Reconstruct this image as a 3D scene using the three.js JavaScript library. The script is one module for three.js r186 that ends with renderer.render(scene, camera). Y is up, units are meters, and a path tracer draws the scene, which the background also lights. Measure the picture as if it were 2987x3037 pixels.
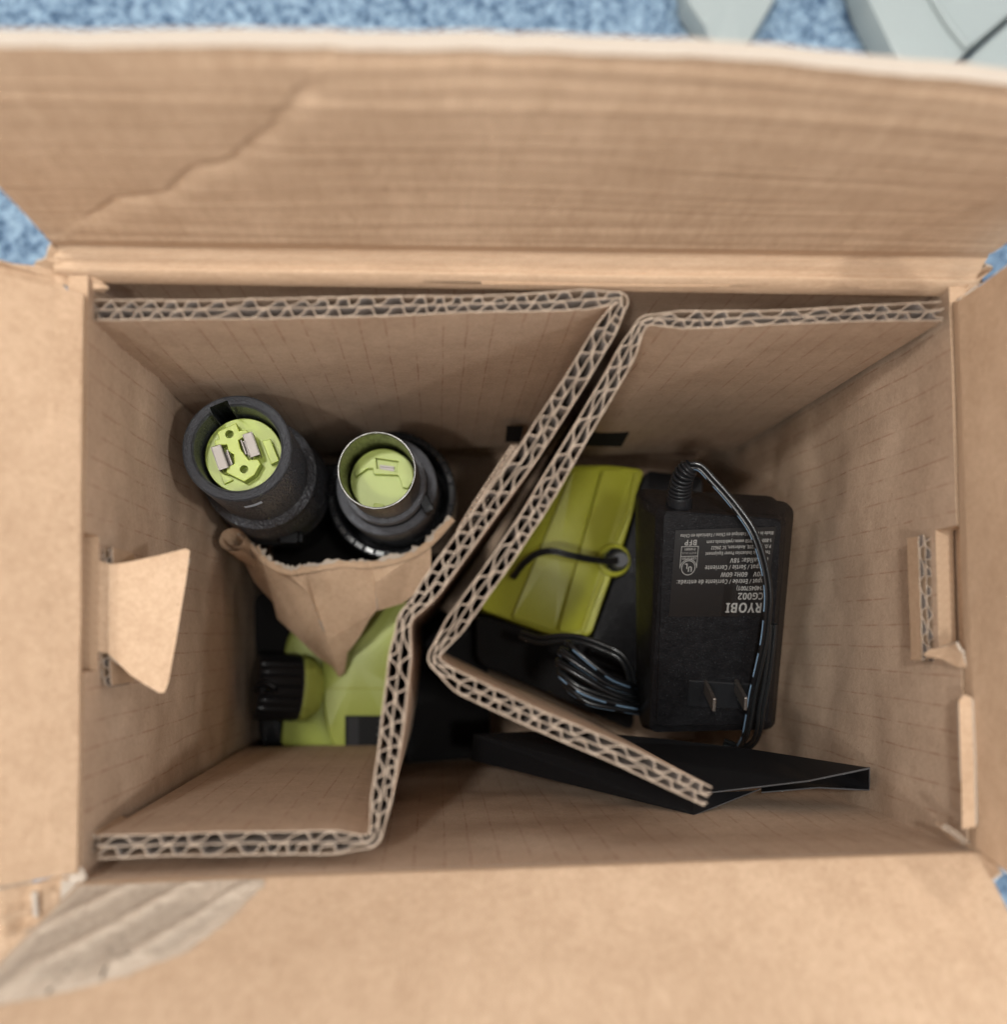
import * as THREE from 'three';
import { ImprovedNoise } from 'three/addons/math/ImprovedNoise.js';
import { mergeGeometries, mergeVertices, toCreasedNormals } from 'three/addons/utils/BufferGeometryUtils.js';
import { RoundedBoxGeometry } from 'three/addons/geometries/RoundedBoxGeometry.js';
import { Brush, Evaluator, SUBTRACTION } from 'three-bvh-csg';

// ------------------------------------------------------------------ camera, light, exposure
const V = (x, y, z) => new THREE.Vector3(x, y, z);
const H = 0.64;                                    // lens height above the carpet
const scene = new THREE.Scene();
const camera = new THREE.PerspectiveCamera(54.487, 1008 / 1024, 0.02, 12);
camera.position.set(0, H, 0);
camera.up.copy(V(-0.00813, 0.12221, -0.99247));
camera.lookAt(V(0.06587, -0.99028, -0.12248).add(camera.position));
camera.focus = 0.385;
camera.userData.fStop = 5;
scene.background = new THREE.Color(0.9, 0.9, 0.905);   // dim even light of the room
const renderer = new THREE.WebGLRenderer({ antialias: true });
renderer.setSize(1008, 1024);
renderer.toneMapping = THREE.LinearToneMapping;
renderer.toneMappingExposure = .96;
renderer.shadowMap.enabled = true;

// ------------------------------------------------------------------ small tools
let seed = 7;
const rnd = () => { seed |= 0; seed = seed + 0x6D2B79F5 | 0; let t = Math.imul(seed ^ seed >>> 15, 1 | seed); t = t + Math.imul(t ^ t >>> 7, 61 | t) ^ t; return ((t ^ t >>> 14) >>> 0) / 4294967296; };
const per = new ImprovedNoise();
const noise = (x, y, z = 0) => per.noise(x + 31.7, y + 11.3, z + 5.1);
const lerp = (a, b, t) => a + (b - a) * t;
const mix = (p, q, t) => p.clone().lerp(q, t);
const clamp = (x, a, b) => Math.min(b, Math.max(a, x));
const smooth = (a, b, x) => { const t = clamp((x - a) / (b - a), 0, 1); return t * t * (3 - 2 * t); };
const seen = new Map();
function numbered(name) {
  const n = seen.get(name) || 0; seen.set(name, n + 1);
  return n ? name + '_' + String(n).padStart(3, '0') : name;
}
function thing(name, label, category, pos = V(0, 0, 0), group) {
  const o = new THREE.Group(); o.name = numbered(name); o.position.copy(pos);
  o.userData = { label, category }; if (group) o.userData.group = group;
  scene.add(o); return o;
}
function part(name, geo, mat, parent, label) {
  const m = new THREE.Mesh(geo, mat); m.name = name; m.castShadow = m.receiveShadow = true;
  if (label) m.userData.label = label;
  parent.add(m); return m;
}
function geom(pos, idx, uv) {
  const g = new THREE.BufferGeometry();
  g.setAttribute('position', new THREE.Float32BufferAttribute(pos, 3));
  g.setAttribute('uv', new THREE.Float32BufferAttribute(uv || new Array(pos.length / 3 * 2).fill(0), 2));
  g.setIndex(idx); g.computeVertexNormals(); return g;
}
const range = (n) => Array.from({ length: n + 1 }, (_, i) => i / n);
const grid = (n, ...extra) => [...new Set([...range(n).filter((x) => !extra.some((e) => Math.abs(e - x) < 0.4 / n)), ...extra])].sort((a, b) => a - b);
// bilinear patch between four corners
const patch = (p00, p10, p11, p01) => (a, b) => mix(mix(p00, p10, a), mix(p01, p11, a), b);
// a sheet with thickness: faces and cut edges come back as two geometries; hole(a, b) leaves cells out
function slab(f, as, bs, th, { hole, lu, lv, uvAt = [0, 0], swap } = {}) {
  const na = as.length, nb = bs.length, pos = [], uv = [], idx = [], ep = [], ei = [], eu = [];
  const LU = lu ?? f(0, .5).distanceTo(f(1, .5)), LV = lv ?? f(.5, 0).distanceTo(f(.5, 1));
  const P = [], Q = [];
  for (let j = 0; j < nb; j++) for (let i = 0; i < na; i++) {
    const a = as[i], b = bs[j], e = 1e-3, p = f(a, b);
    const da = f(Math.min(a + e, 1), b).sub(f(Math.max(a - e, 0), b)), db = f(a, Math.min(b + e, 1)).sub(f(a, Math.max(b - e, 0)));
    const n = da.cross(db).normalize();
    P.push(p); Q.push(p.clone().addScaledVector(n, th));
  }
  for (const S of [P, Q]) S.forEach((p, k) => { pos.push(p.x, p.y, p.z); const a = as[k % na] * LU + uvAt[0], b = bs[(k / na) | 0] * LV + uvAt[1]; swap ? uv.push(b, a) : uv.push(a, b); });
  const N = na * nb, on = (i, j) => i >= 0 && j >= 0 && i < na - 1 && j < nb - 1 && !(hole && hole((as[i] + as[i + 1]) / 2, (bs[j] + bs[j + 1]) / 2));
  const edge = (k, l) => { const o = ep.length / 3; for (const p of [P[k], P[l], Q[l], Q[k]]) ep.push(p.x, p.y, p.z); eu.push(0, 0, .01, 0, .01, .005, 0, .005); ei.push(o, o + 1, o + 2, o, o + 2, o + 3); };
  const sg = th > 0;
  for (let j = 0; j < nb - 1; j++) for (let i = 0; i < na - 1; i++) {
    if (!on(i, j)) continue;
    const a = j * na + i, b = a + 1, c = a + na + 1, d = a + na;
    if (sg) { idx.push(a, c, b, a, d, c, N + a, N + b, N + c, N + a, N + c, N + d); } else { idx.push(a, b, c, a, c, d, N + a, N + c, N + b, N + a, N + d, N + c); }
    if (!on(i, j - 1)) edge(a, b); if (!on(i + 1, j)) edge(b, c); if (!on(i, j + 1)) edge(c, d); if (!on(i - 1, j)) edge(d, a);
  }
  return { face: geom(pos, idx, uv), edge: geom(ep, ei, eu) };
}
// an outline in space, filled, waved a little and given thickness downwards
function polySheet(pts, th, { sub = 3, amp = 0, fr = 60, uvs = 1, ridge } = {}) {
  let v = pts.map((p) => p.clone()), t = THREE.ShapeUtils.triangulateShape(pts.map((p) => new THREE.Vector2(p.x, p.z)), []);
  for (let s = 0; s < sub; s++) {
    const m = new Map(), mid = (i, j) => { const k = i < j ? i + ',' + j : j + ',' + i; if (!m.has(k)) { m.set(k, v.length); v.push(mix(v[i], v[j], .5)); } return m.get(k); };
    t = t.flatMap(([a, b, c]) => { const x = mid(a, b), y = mid(b, c), z = mid(c, a); return [[a, x, z], [x, b, y], [z, y, c], [x, y, z]]; });
  }
  v.forEach((p) => { if (amp) p.y += amp * (noise(p.x * fr, p.z * fr, p.y * 9) + .5 * noise(p.x * fr * 2.3, p.z * fr * 2.3, 4)); if (ridge) ridge(p); });
  const n = v.length, pos = [], uv = [], idx = [], cnt = new Map();
  const top = geom(v.flatMap((p) => [p.x, p.y, p.z]), t.flat()), nn = top.attributes.normal;
  let up = 0; for (let i = 0; i < n; i++) up += nn.getY(i);
  if (up < 0) t = t.map(([a, b, c]) => [a, c, b]);
  const sgn = up < 0 ? -1 : 1;
  v.forEach((p) => { pos.push(p.x, p.y, p.z); uv.push(p.x * uvs, -p.z * uvs); });
  v.forEach((p, i) => { pos.push(p.x - sgn * nn.getX(i) * th, p.y - sgn * nn.getY(i) * th, p.z - sgn * nn.getZ(i) * th); uv.push(p.x * uvs, -p.z * uvs); });
  for (const [a, b, c] of t) { idx.push(a, b, c, n + a, n + c, n + b); for (const [x, y] of [[a, b], [b, c], [c, a]]) { const k = Math.min(x, y) + ',' + Math.max(x, y); cnt.set(k, cnt.has(k) ? null : [x, y]); } }
  const ep = [], ei = [];
  for (const e of cnt.values()) if (e) { const o = ep.length / 3; for (const k of [e[0], e[1], n + e[1], n + e[0]]) ep.push(pos[k * 3], pos[k * 3 + 1], pos[k * 3 + 2]); ei.push(o, o + 2, o + 1, o, o + 3, o + 2); }
  return { face: geom(pos, idx, uv), edge: geom(ep, ei) };
}
// rings of equal length joined into a skin, capped
function loft(rings, crease = 0.5) {
  const n = rings[0].length, pos = [], idx = [], uv = [];
  for (const r of rings) for (const p of r) { pos.push(p.x, p.y, p.z); uv.push(p.x, -p.z + p.y); }
  for (let k = 0; k < rings.length - 1; k++) for (let i = 0; i < n; i++) { const a = k * n + i, b = k * n + (i + 1) % n; idx.push(a, a + n, b, b, a + n, b + n); }
  for (const k of [0, rings.length - 1]) {
    const c = rings[k].reduce((s, p) => s.add(p), V(0, 0, 0)).divideScalar(n), o = pos.length / 3; pos.push(c.x, c.y, c.z); uv.push(c.x, -c.z + c.y);
    for (let i = 0; i < n; i++) { const a = k * n + i, b = k * n + (i + 1) % n; k ? idx.push(a, o, b) : idx.push(a, b, o); }
  }
  return toCreasedNormals(geom(pos, idx, uv), crease);
}
// corners rounded by radius r, m points to a corner (points in space)
function rounded(c, r, m = 5) {
  const out = [];
  c.forEach((p, i) => {
    const a = c[(i + c.length - 1) % c.length], b = c[(i + 1) % c.length];
    const rr = Array.isArray(r) ? r[i] : r;
    const s = p.clone().add(a.clone().sub(p).setLength(Math.min(rr, a.distanceTo(p) * .45))), e = p.clone().add(b.clone().sub(p).setLength(Math.min(rr, b.distanceTo(p) * .45)));
    for (let k = 0; k <= m; k++) { const t = k / m; out.push(mix(mix(s, p, t), mix(p, e, t), t)); }
  });
  return out;
}
// an upright prism on an outline given at its top face, with a bevelled top edge
function prism(c, bottom, bevel, r = .003) {
  const ring = rounded(c, r), ctr = ring.reduce((s, p) => s.add(p), V(0, 0, 0)).divideScalar(ring.length);
  const inset = (q, d, dy) => q.map((p) => { const w = ctr.clone().sub(p); w.y = 0; return p.clone().addScaledVector(w.normalize(), d).add(V(0, dy, 0)); });
  return loft([inset(ring, bevel, 0), inset(ring, bevel * .3, -bevel * .3), inset(ring, 0, -bevel), ring.map((p) => V(p.x, bottom, p.z))], .45);
}
function tube(pts, r, seg = 60, rad = 8, closed = false) { return new THREE.TubeGeometry(new THREE.CatmullRomCurve3(pts, closed, 'centripetal'), seg, r, rad, closed); }
const merge = (l) => mergeGeometries(l.map((g) => { const h = g.index ? g.toNonIndexed() : g.clone(); for (const k of Object.keys(h.attributes)) if (!['position', 'normal', 'uv'].includes(k)) h.deleteAttribute(k); return h; }));

// ------------------------------------------------------------------ textures (what surfaces are made of)
function dataTex(w, h, rgb, fn, srgb, rep = 1) {
  const d = new Uint8Array(w * h * 4);
  for (let j = 0; j < h; j++) for (let i = 0; i < w; i++) { const c = fn(i, j), k = (j * w + i) * 4; d[k] = clamp(c[0], 0, 255); d[k + 1] = clamp(c[1], 0, 255); d[k + 2] = clamp(c[2], 0, 255); d[k + 3] = 255; }
  const t = new THREE.DataTexture(d, w, h); t.wrapS = t.wrapT = THREE.RepeatWrapping; t.magFilter = THREE.LinearFilter; t.minFilter = THREE.LinearMipmapLinearFilter; t.generateMipmaps = true;
  if (srgb) t.colorSpace = THREE.SRGBColorSpace;
  t.repeat.set(rep, rep); t.needsUpdate = true; return t;
}
const TS = 1024;
// random lattice, smoothly interpolated, that repeats over the texture
function lattice(n, m = n) {
  const g = Float32Array.from({ length: n * m }, () => rnd() * 2 - 1);
  return (u, v) => { const x = u * n, y = v * m, i = Math.floor(x), j = Math.floor(y); let a = x - i, b = y - j; a = a * a * (3 - 2 * a); b = b * b * (3 - 2 * b); const q = (p, s) => g[((s % m) + m) % m * n + ((p % n) + n) % n]; return lerp(lerp(q(i, j), q(i + 1, j), a), lerp(q(i, j + 1), q(i + 1, j + 1), a), b); };
}
const fibre = new Float32Array(TS * TS);
for (let k = 0; k < 26000; k++) {
  let x = rnd() * TS, y = rnd() * TS, a = rnd() * 6.3; const l = 4 + rnd() * 16, s = (rnd() - .5) * 2 * (rnd() < .1 ? 2 : 1);
  for (let i = 0; i < l; i++) { x += Math.cos(a); y += Math.sin(a); a += (rnd() - .5) * .5; fibre[((y | 0) + TS) % TS * TS + ((x | 0) + TS) % TS] += s; }
}
for (let k = 0; k < 260; k++) { const x = rnd() * TS | 0, y = rnd() * TS | 0, l = 1 + rnd() * 4; for (let i = 0; i < l; i++) fibre[((y + (rnd() * 3 | 0)) % TS) * TS + (x + (rnd() * 3 | 0)) % TS] -= 7; }
const L1 = lattice(9), L2 = lattice(34), L3 = lattice(128), L4 = lattice(400), LL = lattice(23, 31), LM = lattice(23, 83), shift = Array.from({ length: 23 }, () => rnd()), LW = lattice(23, 16);
const grain = (i, j) => { const u = i / TS, v = j / TS; return 5 * L1(u, v) + 4 * L2(u, v) + 4 * L3(u, v) + 6 * L4(u, v) + 5.4 * fibre[j * TS + i]; };
// brown board; lines: faint broken glue lines along the flutes, 8.7 mm apart (the texture covers 0.2 m)
function board(base, lines) {
  return dataTex(TS, TS, 3, (i, j) => {
    let g = grain(i, j), r = 0;
    if (lines) {
      const p = 23, x = i / TS * p, k = Math.floor(x), c = .5 + .16 * LW((k + .5) / p, .3) + .03 * LW((k + .5) / p, j / TS + shift[k % 23]), d = Math.abs(x - k - c) * 8.7;
      r = Math.exp(-Math.pow(d / .26, 2)) * clamp(.5 + .8 * LL((k + .5) / p, j / TS + shift[k % 23]) + .6 * LM((k + .5) / p, j / TS + shift[(k + 7) % 23]) + .5 * L4(i / TS, j / TS), 0, 1) * 34;
    }
    return [base[0] + g * 1.0 - r * .8, base[1] + g * 1.02 - r * 1.05, base[2] + g - r * 1.05];
  }, true, 5);
}
const texPlain = board([192, 163, 135], false), texLined = board([189, 164, 141], true), texEdge = board([186, 173, 159], false), texCut = board([157, 140, 124], false), texFlute = board([165, 153, 144], false);
const bumpBoard = dataTex(TS, TS, 1, (i, j) => { const g = 128 + 22 * L4(i / TS, j / TS) + 16 * L3(i / TS, j / TS) + 30 * L2(i / TS, j / TS) + 8 * fibre[j * TS + i]; return [g, g, g]; }, false, 5);
const washboard = dataTex(TS, TS, 1, (i, j) => { const g = 110 + 26 * L4(i / TS, j / TS) + 16 * L3(i / TS, j / TS) + 25 * L2(i / TS, j / TS) + 45 * Math.cos(i / TS * 23 * 6.2832) + 8 * fibre[j * TS + i]; return [g, g, g]; }, false, 5);
const bumpPlastic = dataTex(512, 512, 1, (() => { const A = lattice(256), B = lattice(128); return (i, j) => { const g = 128 + 70 * A(i / 512, j / 512) + 60 * B(i / 512, j / 512); return [g, g, g]; }; })(), false, 10);
const texDusty = dataTex(512, 512, 3, (() => { const A = lattice(300), B = lattice(40); return (i, j) => { let g = 22 + 6 * A(i / 512, j / 512) + 4 * B(i / 512, j / 512); if (rnd() < .007) g += 25 + rnd() * 60; return [g, g, g + 2]; }; })(), true, 10);
const texGalv = dataTex(512, 512, 3, (() => { const A = lattice(90), B = lattice(22), C = lattice(256); return (i, j) => { const g = 108 + 25 * A(i / 512, j / 512) + 22 * B(i / 512, j / 512) + 10 * C(i / 512, j / 512); return [g, g * .995, g * .97]; }; })(), true, 12);

const M = {};
const phys = (o) => new THREE.MeshPhysicalMaterial({ side: THREE.DoubleSide, specularIntensity: .35, ...o });
const std = (o) => new THREE.MeshStandardMaterial({ side: THREE.DoubleSide, ...o });
M.kraft = std({ map: texPlain, bumpMap: bumpBoard, bumpScale: .00035, roughness: .88 });
M.inner = std({ map: texLined, bumpMap: washboard, bumpScale: .00028, roughness: .85 });
M.edge = std({ map: texEdge, bumpMap: bumpBoard, bumpScale: .0005, roughness: .95 });
M.cut = std({ map: texCut, bumpMap: bumpBoard, bumpScale: .0004, roughness: .95 });
M.flute = std({ map: texFlute, roughness: .95 });
M.black = phys({ map: texDusty, bumpMap: bumpPlastic, bumpScale: .00012, roughness: .42 });
M.blackSmooth = phys({ color: new THREE.Color(.012, .0125, .014), roughness: .3 });
M.plugGrey = phys({ color: new THREE.Color(.07, .072, .08), roughness: .4, specularIntensity: 1 });
M.blackMatt = phys({ map: texDusty, bumpMap: bumpPlastic, bumpScale: .0001, roughness: .55 });
M.collar = phys({ color: new THREE.Color(.05, .053, .061), bumpMap: bumpPlastic, bumpScale: .0007, roughness: .36, specularIntensity: 1 });
M.ledge = phys({ color: new THREE.Color(.12, .125, .14), bumpMap: bumpPlastic, bumpScale: .0008, roughness: .42, specularIntensity: 1 });
M.gloss = phys({ color: new THREE.Color(.012, .0125, .014), roughness: .22, specularIntensity: 1 });
M.ebony = phys({ color: new THREE.Color(.01, .01, .011), roughness: .45, bumpMap: bumpPlastic, bumpScale: .00003 });
M.lime = std({ color: new THREE.Color(.335, .4, .06), roughness: .42, bumpMap: bumpPlastic, bumpScale: .00002 });
M.limeBody = std({ color: new THREE.Color(.37, .425, .085), roughness: .45, bumpMap: bumpPlastic, bumpScale: .00003 });
M.olive = std({ color: new THREE.Color(.37, .375, .03), roughness: .42, bumpMap: bumpPlastic, bumpScale: .00003 });
M.nickel = std({ color: new THREE.Color(.27, .245, .225), metalness: 1, roughness: .48, bumpMap: bumpPlastic, bumpScale: .00003 });
M.galv = std({ map: texGalv, metalness: 1, roughness: .36, bumpMap: bumpPlastic, bumpScale: .00003 });
M.marker = std({ color: new THREE.Color(.55, .66, .8), roughness: .5 });
M.grey = std({ color: new THREE.Color(.31, .35, .345), roughness: .45 });
M.coreGrey = std({ color: new THREE.Color(.07, .07, .073), roughness: .8 });
M.slot = phys({ color: new THREE.Color(.008, .007, .007), roughness: .7 });  // near-black stand-in for deep shade: painted slots and gap fillers
M.dark = std({ color: new THREE.Color(.06, .045, .035), roughness: .9 });

// ------------------------------------------------------------------ ceiling lamps (outside the frame)
function lamp(label, x, z, y, power) {
  const t = thing('ceiling_lamp', label, 'lamp', V(x, y, z));
  part('lamp_shade', new THREE.LatheGeometry([[.015, .1], [.03, .095], [.062, .05], [.066, .03], [.064, .03], [.058, .05], [.026, .09], [.015, .095]].map(([a, b]) => new THREE.Vector2(a, b)), 32), M.grey, t);
  const b = part('bulb', new THREE.SphereGeometry(.032, 24, 16), new THREE.MeshStandardMaterial({ color: 0xffffff, emissive: new THREE.Color(1, .93, .82), emissiveIntensity: 6 }), t);
  b.position.y = .045; b.castShadow = false;
  const l = new THREE.PointLight(new THREE.Color(1, .97, .925), power, 0, 2);
  l.position.set(0, .02, 0); l.castShadow = true; l.shadow.radius = 3; l.shadow.bias = -.0005; t.add(l);
}
lamp('round ceiling lamp above the box, behind its left end', -.36, -.3, 2.3, 6.6);
lamp('round ceiling lamp above the box, in front of its left end', -.46, .5, 2.3, 3.8);
lamp('round ceiling lamp above the box, over its right end', .27, .02, 2.3, 2);
lamp('round ceiling lamp far out to the right of the box', 1.13, .25, 2.3, 4.6);

// ------------------------------------------------------------------ carpet
{
  const nx = 480, nz = 420, x0 = -.5, x1 = .56, z0 = -.55, z1 = .36, pos = [], uv = [], idx = [];
  for (let j = 0; j <= nz; j++) for (let i = 0; i <= nx; i++) {
    const x = lerp(x0, x1, i / nx), z = lerp(z0, z1, j / nz);
    pos.push(x, .003 * noise(x * 230, z * 230, 1) + .0022 * noise(x * 480, z * 480, 2) + .0015 * noise(x * 60, z * 60, 3), z); uv.push(x, z);
  }
  for (let j = 0; j < nz; j++) for (let i = 0; i < nx; i++) { const a = j * (nx + 1) + i; idx.push(a, a + nx + 1, a + 1, a + 1, a + nx + 1, a + nx + 2); }
  const A = lattice(110), B = lattice(50), C = lattice(256);
  const tx = dataTex(512, 512, 3, (i, j) => { const q = .5 * A(i / 512, j / 512) + .35 * B(i / 512, j / 512) + .4 * C(i / 512, j / 512), g = q < 0 ? q * 85 : q * 45; return [116 + g, 139 + g, 160 + g * .9]; }, true, 3.2);
  const c = part('carpet', geom(pos, idx, uv), std({ map: tx, roughness: 1 }), scene); c.userData = { kind: 'structure', label: 'blue grey cut pile carpet under the cardboard box', category: 'carpet' };
}

// ------------------------------------------------------------------ furniture base on the carpet
{
  const t = thing('furniture_base', 'pale grey plastic furniture base with splayed legs on the carpet behind the box', 'furniture base', V(0, 0, 0));
  const leg = (c, h) => prism(c, h, .004, .003);
  part('leg', leg([V(.1568, .0250, -.5271), V(.2803, .0250, -.5340), V(.2262, .0250, -.4285), V(.2008, .0250, -.3852), V(.1834, .0250, -.3845), V(.1767, .0250, -.4071), V(.1649, .0250, -.4257)], .004), M.grey, t);
  part('leg', leg([V(.2630, .0300, -.5289), V(.4152, .0300, -.5374), V(.4206, .0300, -.4496), V(.3569, .0300, -.3943), V(.3408, .0300, -.3726), V(.3132, .0300, -.3715), V(.2891, .0300, -.4279)], .004), M.grey, t);
  part('leg', leg([V(.4649, .0280, -.4611), V(.4633, .0280, -.3440), V(.3548, .0280, -.3401), V(.3577, .0280, -.3890), V(.3656, .0280, -.3970), V(.4300, .0280, -.4554)], .004), M.grey, t);
  part('rib', tube([V(.3124, .0310, -.4751), V(.3427, .0310, -.4142), V(.3564, .0310, -.3955)], .003, 20, 8), M.grey, t);
}

// ------------------------------------------------------------------ the cardboard box
const box = thing('cardboard_box', 'open brown cardboard box with four raised flaps, tools and dividers inside', 'cardboard box');
const floorY = .012;
const fall = (p, dx = 0, dz = 0) => V(p.x + dx, floorY, p.z + dz);
const put = (name, s, parent, label, face = M.kraft, edge = M.edge) => { const m = part(name, s.face, face, parent, label); if (s.edge.attributes.position.count) part('cut_edge', s.edge, edge, m); return m; };
const rim = { lb: V(-.1080, .3380, -.1029), lf: V(-.1011, .3380, .0682), rb: V(.1662, .3380, -.1071), rf: V(.1621, .3380, .0638), bl: V(-.1192, .3360, -.1125), br: V(.1763, .3360, -.1149), fl: V(-.1025, .3380, .0695), fr: V(.1640, .3380, .0647) };
// wavy hand-made flatness for big sheets
const wob = (f, amp, fr, dir) => (a, b) => { const p = f(a, b); return p.addScaledVector(dir, smooth(.01, .14, b) * amp * (noise(p.x * fr + dir.x, p.y * fr, p.z * fr) + .4 * noise(p.x * fr * 2.6, p.y * fr * 2.6, p.z * fr * 2.6 + 8))); };
{
  // left wall: a runs front-wards, b downwards
  const hl = [.43, .652, .003, .04];
  const ext = (p, q, e) => [p.clone().add(p.clone().sub(q).setLength(e)), q.clone().add(q.clone().sub(p).setLength(e))];
  const [lb, lf] = ext(rim.lb, rim.lf, .007), [rb, rf] = ext(rim.rb, rim.rf, .006), [bl, br] = ext(rim.bl, rim.br, .002), [fl, fr] = ext(rim.fl, rim.fr, .004);
  const fL = wob(patch(lb, lf, fall(lf), fall(lb)), .0022, 22, V(1, 0, 0));
  put('side_wall', slab(fL, grid(60, hl[0], hl[1]), grid(60, hl[2], hl[3]), -.006, { swap: false, hole: (a, b) => a > hl[0] && a < hl[1] && b > hl[2] && b < hl[3] }), box, 'left wall of the box with a pushed-in hand hole tab', M.inner, M.kraft);
  // right wall
  const hr = [.43, .66, .004, .046];
  const fR = wob(patch(rb, rf, fall(rf), fall(rb)), .0022, 20, V(1, 0, 0));
  put('side_wall', slab(fR, grid(60, hr[0], hr[1]), grid(60, hr[2], hr[3]), .006, { hole: (a, b) => a > hr[0] && a < hr[1] && b > hr[2] && b < hr[3] }), box, 'right wall of the box with an open hand hole', M.inner, M.kraft);
  // back and front walls
  const fB = wob(patch(bl, br, fall(br), fall(bl)), .0018, 18, V(0, 0, 1));
  put('side_wall', slab(fB, grid(80), grid(50), .006), box, 'back wall of the box', M.inner, M.dark);
  const fF = wob(patch(fl, fr, fall(fr), fall(fl)), .0018, 18, V(0, 0, 1));
  put('side_wall', slab(fF, grid(80), grid(50), -.006), box, 'front wall of the box', M.inner);
  // plies outside the hand holes
  const out = (f, a0, a1, b0, b1, d, n) => slab((a, b) => f(lerp(a0, a1, a), lerp(b0, b1, b)).add(d), grid(8), grid(8), n);
  put('outer_ply', out(fL, .36, .73, -.02, .12, V(-.0068, 0, 0), -.002), box);
  put('outer_ply', out(fR, .36, .73, -.02, .14, V(.0068, 0, 0), .002), box);
  const c = [rim.lb, rim.rb, rim.rf, rim.lf].map((p) => fall(p)).map((p, i) => p.add(V(i % 3 ? .012 : -.012, .0005, i < 2 ? -.02 : .016)));
  put('floor_panel', slab(patch(c[0], c[1], c[2], c[3]), grid(20), grid(20), .006), box, undefined, M.inner);
}
// profile sheets: two end profiles, joined across
function flapSheet(A, B, na, per, th, tweak) {
  const bs = [], seg = A.length - 1;
  for (let k = 0; k < seg; k++) for (let i = 0; i < per[k]; i++) bs.push((k + i / per[k]) / seg); bs.push(1);
  const f = (a, b) => { const x = clamp(b * seg, 0, seg - 1e-9), k = Math.floor(x), t = x - k; const p = mix(mix(A[k], A[k + 1], t), mix(B[k], B[k + 1], t), a); return tweak ? tweak(p, a, b) : p; };
  let len = 0; for (let k = 0; k < seg; k++) len += A[k].distanceTo(A[k + 1]);
  return slab(f, grid(na), bs, th, { lv: len });
}
const beyond = (p, q, k) => p.clone().lerp(q, k);
{
  // back flap: fold band, then an upright sheet with soft ridges and one diagonal crease
  const h0 = V(-.1159, .3475, -.1159), h1 = V(.1745, .3475, -.1199);
  const t0 = V(h0.x - .004, .4375, h0.z - .0045), t1 = V(h1.x + .006, .4345, h1.z - .001);
  const cp = [V(-.0983, .3650, -.1165), V(-.0889, .3744, -.1170), V(-.0742, .3790, -.1176), V(-.0659, .3900, -.1178), V(-.0623, .3934, -.1181), V(-.0546, .3954, -.1184), V(-.0475, .4047, -.1188), V(-.0421, .4104, -.1192), V(-.0385, .4175, -.1195), V(-.0317, .4273, -.1201)];
  const crease = (p) => { let d = 1; for (let i = 0; i < cp.length - 1; i++) { const s = cp[i], e = cp[i + 1], ex = e.x - s.x, ey = e.y - s.y, t = clamp(((p.x - s.x) * ex + (p.y - s.y) * ey) / (ex * ex + ey * ey), 0, 1), dx = p.x - s.x - ex * t, dy = p.y - s.y - ey * t, q = Math.hypot(dx, dy) * (dx * ey - dy * ex > 0 ? 1 : -1); if (Math.abs(q) < Math.abs(d)) d = q; } return d; };
  const g = flapSheet([V(-.1208, .3310, -.1133), V(-.1181, .3388, -.1119), V(-.1178, .3408, -.1144), V(-.1178, .3416, -.1170), h0, t0], [V(.1787, .3310, -.1155), V(.1751, .3388, -.1151), V(.1756, .3408, -.1181), V(.1771, .3416, -.1208), h1, t1], 190, [3, 8, 6, 3, 110], -.0042, (p, a, b) => {
    if (b <= .8) { if (b > .15 && b < .7) p.y += .0007 * noise(p.x * 16, b * 7, 2) - .0012 * Math.exp(-Math.pow((b - .28 - .02 * noise(p.x * 14, 2, 2)) / .03, 2)); p.z += .0042 * smooth(.34, .0, b) - .0004; return p; }
    const v = (b - .8) * 5, y = p.y;
    p.y += v * (.0055 * Math.sin(Math.PI * clamp(a * 1.05, 0, 1)) - .001 + .0012 * noise(p.x * 30, 1, 2) + .0007 * noise(p.x * 110, 4, 2));
    let z = .0003 * Math.sin(y * 900 + 5 * noise(p.x * 7, y * 60, 3)) * noise(y * 70, p.x * 5, 6) * 1.6 + .00022 * noise(p.x * 14, y * 420, 1) + .001 * noise(p.x * 9, y * 25, 4);
    z -= .0035 * v * Math.sin(Math.PI * a);
    z += .0055 * Math.exp(-Math.pow((v - .8) / .03, 2)) * .05 - .001 * smooth(.86, 1, v) * (1 + noise(p.x * 20, 3, 3));
    const d = crease(p); if (d < .9) z += -.0013 * Math.exp(-Math.pow(d / .0045, 2)) * (d > 0 ? 1 : .2) + .0005 * smooth(0, .004, d) * smooth(.05, .0, Math.abs(d));
    p.z += z * smooth(0, .04, v); return p;
  });
  put('flap', g, box, 'upright back flap with a diagonal crease and a pale ragged top edge');
  // left flap
  const l1 = V(-.1074, .3420, -.1022), l2 = V(-.1005, .3420, .0665), lo1 = V(-.1238, .3610, -.1007), lo2 = V(-.1138, .3610, .0655);
  put('flap', flapSheet([rim.lb.clone().add(V(0, .0005, 0)), V(-.1076, .3405, -.1025), l1, beyond(l1, lo1, 1.05), beyond(l1, lo1, 3.2)], [rim.lf.clone().add(V(0, .0005, 0)), V(-.1007, .3405, .0672), l2, beyond(l2, lo2, 1.05), beyond(l2, lo2, 3.2)], 80, [2, 2, 24, 24], .0045, (p, a, b) => { p.y += .001 * noise(p.x * 30, p.z * 24, 7) * smooth(.4, .7, b) + .0009 * noise(p.z * 50, b * 3, 3) * (b < .6 ? 1 : 0); return p; }), box, 'left flap leaning outwards');
  // right flap
  const r1 = V(.1657, .3430, -.1061), r2 = V(.1615, .3430, .0630), ro1 = V(.1671, .3680, -.1085), ro2 = V(.1623, .3570, .0675);
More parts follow.
